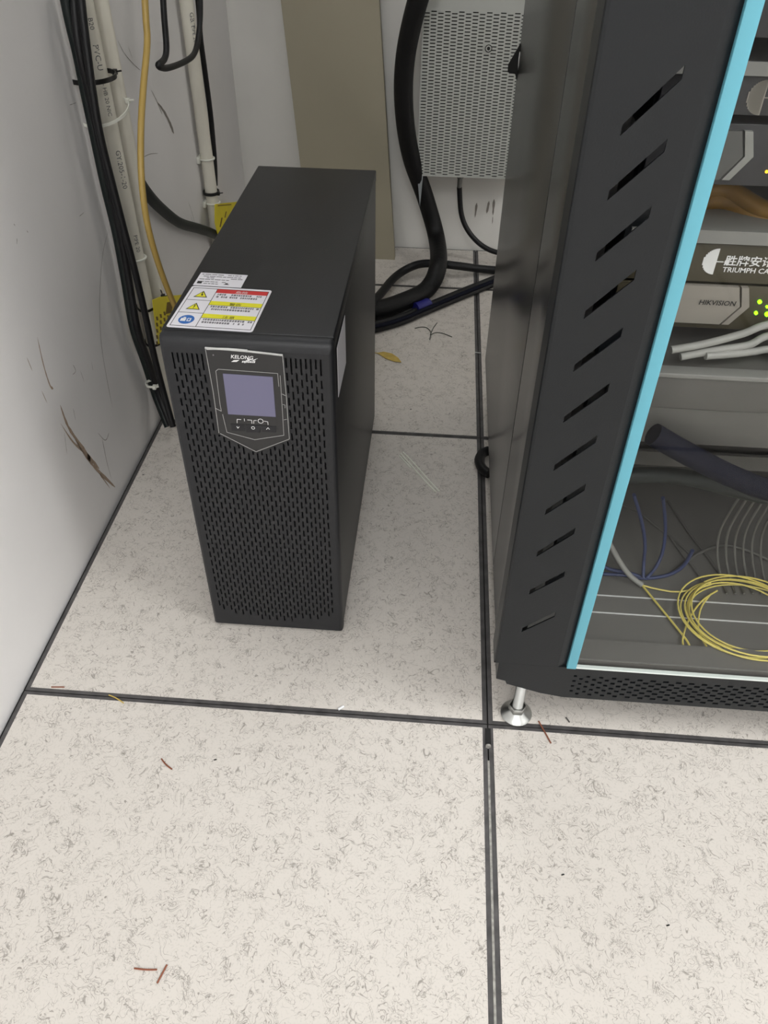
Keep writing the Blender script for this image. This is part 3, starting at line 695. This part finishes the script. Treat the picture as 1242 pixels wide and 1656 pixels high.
MB().tube([c+Vector((.0066*math.cos(t), -.003, .0066*math.sin(t))) for t in [k*math.pi/6 for k in range(12)]], .0008, 6, 2, True).build('lock_rim', 'blk', lo)
MB().cyl(c+Vector((0, -.002, 0)), c+Vector((0, -.0036, 0)), .0034, 16).build('keyway', 'blk', lo)
for u in (695, 793):
    p = at(u, 288, 1, YM+.02); MB().cyl((p.x, YM+.03, mz0+.002), (p.x, YM+.03, mz0-.006), .009, 12).build('rubber_plug', 'tieb', mbx)
g0 = at(744, 289, 1, YM+.03)
gl = MB(); gl.cyl((g0.x, YM+.035, mz0+.001), (g0.x, YM+.035, mz0-.035), .0055, 14); gl.cyl((g0.x, YM+.035, mz0-.006), (g0.x, YM+.035, mz0-.012), .009, 6); gl.build('cable_gland', 'dsteel', mbx)
P = [Vector((g0.x, YM+.035, mz0-.034))] + [at(u, v, 1, y) for u, v, y in ((746, 345, 1.36), (757, 373, 1.35), (778, 396, 1.34), (803, 408, 1.33), (840, 412, 1.32))]
tag(MB().tube(P, .0062, 12, 8).build('power_cable', 'cable'), 'thin black cable curving down from the gland under the perforated box', 'cable')

# ---------------------------------------------------------------- cables behind the tower
def cab(name, px, r, m_, label, grp=None, seg=14, cat='cable'):
    P = [at(u, v, ax, val) for u, v, ax, val in px]
    return tag(MB().tube(P, r, seg, 8).build(name, m_), label, cat, grp)
cab('conduit', [(700, -60, 1, 1.22), (676, 0, 1, 1.24), (656, 90, 1, 1.27), (653, 170, 1, 1.29), (664, 250, 1, 1.32), (688, 320, 1, 1.35), (706, 385, 1, 1.33), (708, 432, 2, .06), (690, 468, 2, .024), (650, 489, 2, .022), (604, 503, 2, .022), (540, 515, 2, .022)], .0205, 'conduit',
    'thick black conduit hanging past the perforated box and bending along the floor', None, 18)
cab('power_cable', [(575, 515, 2, .065), (612, 479, 2, .035), (640, 447, 2, .02), (672, 429, 2, .03), (702, 426, 2, .03), (740, 430, 2, .03), (790, 436, 2, .013), (860, 440, 2, .012)], .0095, 'cable', 'black cable arching from behind the tower to the rack over the conduit')
bd = empty('cable_bundle', fl(700, 490)); tag(bd, 'bundle of black, blue and white wires on the floor taped with blue tape', 'cable bundle')
for k, (dv, r, m_) in enumerate(((0, .0075, 'cable'), (9, .0065, 'cable'), (4, .0045, 'navy'))):
    MB().tube([fl(u, v+dv, r+.001+(.011 if k == 2 else 0)) for u, v in ((580, 530), (612, 523), (650, 512), (690, 495), (745, 472), (800, 450), (850, 430))], r, 10, 6).build('black_wire', m_, bd)
MB().tube([fl(u, v, .004) for u, v in ((590, 525), (615, 522), (635, 518), (655, 505), (672, 494))], .0028, 8, 6).build('white_wire', 'patch', bd)
MB().tube([fl(u, v, .011) for u, v in ((672, 500), (684, 496), (692, 492))], .0145, 14, 4).build('tape_wrap', 'bluetape', bd)

# ---------------------------------------------------------------- pipes on the left wall
PR = .0125; xp = XW+PR+.004
def ypipe(u, v): return at(u, v, 0, xp).y
ya = ypipe(180, 220); yb2 = ypipe(203, 220)
def pipe(y, r, label, x=None, prints=(), z1=2.55, grp=None):
    x = xp if x is None else x
    root = empty('conduit_pipe', (x, y, 0)); tag(root, label, 'pipe', grp)
    MB().tube([(x, y, 0.0), (x, y, z1)], r, 24, 1).build('tube', 'pvc', root)
    if prints:
        for s, z, size, ang in prints:
            b = MB()
            a = math.radians(ang); n = Vector((math.cos(a), math.sin(a), 0)); right = Vector((0, 0, -1)); up = n.cross(right)
            text(b, s, size, Vector((x, y, z))+n*(r+.0003)-up*0, right, up, 0, wrap=r)
            b.build('pipe_print', 'pvcp', root)
    return root
zp = lambda v: at(180, v, 0, xp+.01).z
pipe(ya, PR, 'white printed PVC pipe on the left wall, the one nearer the camera', prints=(('PVC-U', at(144, 72, 0, xp).z, .011, -50), ('B20', at(136, 28, 0, xp).z, .009, -50), ('- HB 20 NIC', at(158, 135, 0, xp).z, .008, -48), ('GY.205-1-20', at(178, 245, 0, xp).z, .0105, -45), ('PIPE 20', at(205, 385, 0, xp).z, .009, -42)), grp=None)
pipe(yb2, PR, 'plain white pipe tight behind the printed pipe on the left wall')
y3 = ypipe(331, 230); pipe(y3, .0125, 'single white pipe on the left wall near the back corner', prints=(('GB/T', at(300, 20, 0, xp).z, .012, -40), ('PIPE 20', at(305, 40, 0, xp).z, .009, -40)))
y4 = ypipe(296, 60)
# pipe clips
def clip(y, z, lab, r=PR, m_='tiew'):
    b = MB(); b.box(XW, XW+.006, y-r-.006, y+r+.006, z-.006, z+.006, bev=.001)
    b.tube([(xp+(r+.002)*math.cos(a), y+(r+.002)*math.sin(a), z) for a in [math.radians(d_) for d_ in range(-140, 141, 20)]], .002, 6, 2); 
    return tag(b.build('pipe_clip', m_), lab, 'clip')
clip(ya, at(203, 440, 0, xp).z, 'white clip on the printed pipe beside the black cables')
clip(y3, at(330, 262, 0, xp).z, 'white clip halfway down the single rear pipe')
clip(y3, at(340, 333, 0, xp).z, 'white clip low on the single rear pipe beside the rear yellow tag')
def tie(cx, cy, z, rx, ry, r, m_, label, head=None, tilt=0, wide=.004):
    n = 28; vs = []; fs = []
    for i in range(n):
        a = 2*math.pi*i/n; c1, s1 = math.cos(a), math.sin(a); zz = z + tilt*s1
        for dr, dz in ((0, -wide/2), (.0013, -wide/2), (.0013, wide/2), (0, wide/2)): vs.append((cx+(rx+dr)*c1, cy+(ry+dr)*s1, zz+dz))
    for i in range(n):
        for k in range(4): fs.append((i*4+k, ((i+1) % n)*4+k, ((i+1) % n)*4+(k+1) % 4, i*4+(k+1) % 4))
    b = MB().add(vs, fs)
    if head:
        a = math.radians(head); hx, hy, hz = cx+(rx+.002)*math.cos(a), cy+(ry+.002)*math.sin(a), z+tilt*math.sin(a)
        b.box(hx-.003, hx+.003, hy-.0035, hy+.0035, hz-.0035, hz+.0035, bev=.0007)
        b.tube([(hx, hy, hz), (hx+.010, hy-.001, hz+.002)], .0012, 6, 2)
    return tag(b.build('cable_tie', m_), label, 'cable tie')
# black cables beside the pipes
xc = XW+.014
def vc(name, px, r, m_, label, x=xc, grp=None):
    P = [at(u, v, 0, x+(q[0] if q else 0)) for u, v, *q in px]
    P[-1].z = max(P[-1].z, r*.6)
    return tag(MB().tube(P, r, 12, 8).build(name, m_), label, 'cable', grp)
vc('power_cable', [(100, -30), (112, 30), (126, 90), (138, 150), (152, 215), (170, 300), (188, 375), (202, 450), (216, 530), (236, 590), (252, 640), (272, 690, .02)], .0068, 'cableg', 'leftmost thick black cable running down the left wall')
vc('power_cable', [(118, -30), (122, 30), (130, 90), (144, 150), (158, 215), (178, 300), (194, 375), (208, 450), (222, 530), (240, 585), (258, 640), (276, 688, .02)], .0055, 'cable', 'second black cable touching the leftmost one on the left wall', xc+.011)
vc('power_cable', [(128, -30, .023), (138, 60, .023), (150, 150, .023), (162, 220, .023), (182, 300, .026), (200, 370, .03), (216, 430, .033), (234, 505, .035), (248, 570, .036), (262, 625, .037), (280, 690, .05)], .0052, 'cable', 'slim black cable crossing in front of the printed pipe', xc)
vc('hanging_cable', [(232, -40), (236, 30), (238, 70), (232, 140), (228, 210), (229, 290), (238, 360), (254, 420), (274, 475), (290, 510)], .0045, 'ycab', 'mustard yellow cable hanging in front of the left wall', XW+.085)
vc('black_flex', [(262, -40), (265, 20), (269, 75), (266, 95), (256, 106), (270, 110), (298, 100), (315, 85), (322, 50), (324, 10), (322, -40)], .0048, 'cable', 'thin black cable loop hanging near the rear pipe', XW+.05)
vc('black_flex', [(316, -40), (322, 20), (324, 60), (332, 120), (341, 190), (347, 260), (348, 300)], .0052, 'cable', 'black cable running down beside the single rear pipe', XW+.018)
vc('power_cable', [(214, 262), (221, 285), (236, 310), (258, 335), (290, 360), (322, 370), (345, 378), (380, 395)], .0095, 'cableg', 'thick black cable swooping from the pipe pair to behind the tower', XW+.016)
zt_ = lambda u, v: at(u, v, 0, xp+.006).z
tie(xp-.002, ya-.018, zt_(150, 130), .030, .036, .001, 'tieb', 'black cable tie high around the printed pipe and black cables', 48, 0, .006)
tie(xp-.002, ya+.0, zt_(170, 188), .030, .051, .001, 'tiew', 'white cable tie around the pipe pair below the black one', 50, .006)
tie(xp, ya+.02, zt_(238, 500), .019, .034, .001, 'tieb', 'black cable tie around the pipes beside the front yellow tag', 20, .004)
tie(xp, ya+.02, zt_(250, 560), .017, .034, .001, 'tieb', 'lowest black cable tie around the pipes', None, .0)
tie(xp, y3, zt_(340, 320), .0155, .0165, .001, 'tieb', 'black cable tie around the single rear pipe', -20, 0, .006)
p = at(247, 620, 0, xc+.008); tie(p.x, p.y, p.z, .011, .011, .001, 'tiew', 'small white tie low on the black cables near the floor', -60, .0, .004)
# yellow tags
def ytag(pts, label, x, prints):
    P = [at(u, v, 0, x) for u, v in pts]; root = MB(); root.slab(P, (.0012, 0, 0)); o = root.build('yellow_tag', 'tag'); tag(o, label, 'tag')
    b = MB()
    for q in prints: b.slab([at(u, v, 0, x+.0013) for u, v in q], (.0002, 0, 0))
    b.build('tag_print', 'tagp', o); return o
pr = [[(270, 489), (281, 487), (277, 506), (268, 508)]]
for k in range(4):
    u0 = 252+k*6
    for j in range(5):
        v0 = 512+j*10-k*4; pr.append([(u0, v0), (u0+3, v0), (u0+4.2, v0+6), (u0+1.2, v0+6)])
ytag([(246, 485), (258, 480), (300, 476), (290, 540), (256, 556), (250, 520)], 'yellow tag hanging on the pipe pair right of the black tie', XW+.045, pr)
ytag([(347, 330), (385, 326), (378, 372), (352, 380), (347, 360)], 'yellow tag on the rear pipe peeking over the tower', XW+.03, [[(358, 352), (360, 352), (357, 367), (355, 367)], [(365, 342), (366.5, 342), (364.5, 352), (363, 352)], [(352, 332), (374, 330), (374, 331.5), (352, 333.5)]])

# ---------------------------------------------------------------- small things on the floor
def bit(name, px, r, m_, label, cat, grp=None, z=None):
    return tag(MB().tube([fl(u, v, r if z is None else z) for u, v in px], r, 6, 5).build(name, m_), label, cat, grp)
bit('wire_clipping', [(261, 1227), (268, 1236), (278, 1244)], .0009, 'copper', 'brown wire clipping on the front left tile', 'wire clipping')
bit('wire_clipping', [(217, 1566), (235, 1568), (254, 1568)], .0009, 'copper', 'level reddish wire clipping near the bottom of the floor', 'wire clipping')
bit('wire_clipping', [(270, 1560), (262, 1575), (254, 1590)], .0009, 'copper', 'slanting wire clipping crossing the level one at the bottom', 'wire clipping')
bit('wire_clipping', [(83, 1111), (94, 1111), (104, 1111)], .0008, 'copper', 'tiny reddish clipping above the joint near the left wall', 'wire clipping')
bit('wire_clipping', [(176, 1124), (188, 1129), (200, 1137)], .0008, 'leaf', 'pale clipping lying across the tile joint on the left', 'wire clipping')
bit('wire_clipping', [(871, 1166), (880, 1182), (891, 1202)], .0009, 'copper', 'reddish clipping beside the steel rack foot', 'wire clipping')
bit('wire_clipping', [(915, 1160), (921, 1168)], .0009, 'dsteel', 'tiny grey clipping right of the steel rack foot', 'wire clipping')
bit('foam_crumb', [(547, 1147), (556, 1142)], .0018, 'white', 'white crumb on the tile joint in front of the tower', 'crumb')
bit('screw', [(768, 570), (777, 571)], .0011, 'steel', 'small screw on the joint between tower and rack', 'screw')
b = MB()
for L_ in ([(648, 733), (670, 758), (688, 778), (705, 795)], [(652, 731), (672, 752), (692, 775), (710, 794)], [(646, 737), (664, 756)]): b.tube([fl(u, v, .0012) for u, v in L_], .0011, 6, 5)
tag(b.build('cable_tie', 'tieclear'), 'clear nylon tie offcuts lying on the tile beside the tower', 'cable tie')
b = MB(); P = [(610, 571), (620, 569), (634, 572), (644, 579), (649, 586), (638, 585), (624, 580)]
pp = [fl(u, v, .0015) for u, v in P]; b.slab(pp, (0, 0, .0008)); b.tube([fl(606, 570, .0015), fl(612, 572, .0015)], .0008, 6, 2)
tag(b.build('dry_leaf', 'leaf'), 'small dry yellow leaf on the floor behind the tower', 'leaf')
b = MB()
for L_ in ([(695, 549), (697, 538), (690, 530), (680, 529), (671, 531)], [(696, 541), (701, 530), (707, 522)], [(696, 542), (704, 538), (716, 539), (731, 545)]): b.tube([fl(u, v, .0012) for u, v in L_], .0009, 6, 5)
tag(b.build('wire_strands', 'wire'), 'thin splayed wire strands on the tile below the cable bundle', 'wire')
b = MB(); c = fl(776, 745, .012)
b.tube([(.012, c.y-.035, .012), (c.x+.004, c.y-.022, .012), (c.x-.001, c.y, .012), (c.x+.004, c.y+.02, .012), (.012, c.y+.03, .012)], .0085, 10, 6)
tag(b.build('cable_loop', 'cable'), 'bend of black cable peeking out from under the rack', 'cable')
for k, (u, v) in enumerate(((230, 768), (663, 662), (346, 1229), (1078, 1497), (908, 1415))):
    c = fl(u, v, .0006); tag(MB().tube([c, c+Vector((.003, .001, 0))], .0007, 5, 1).build('dirt_speck', 'tieb'),
        ('dark speck on the tile left of the tower', 'dark speck on the tile right behind the tower', 'dark speck on the front left tile', 'dark speck low on the front right tile', 'dark speck on the front right tile near the joint')[k], 'speck')
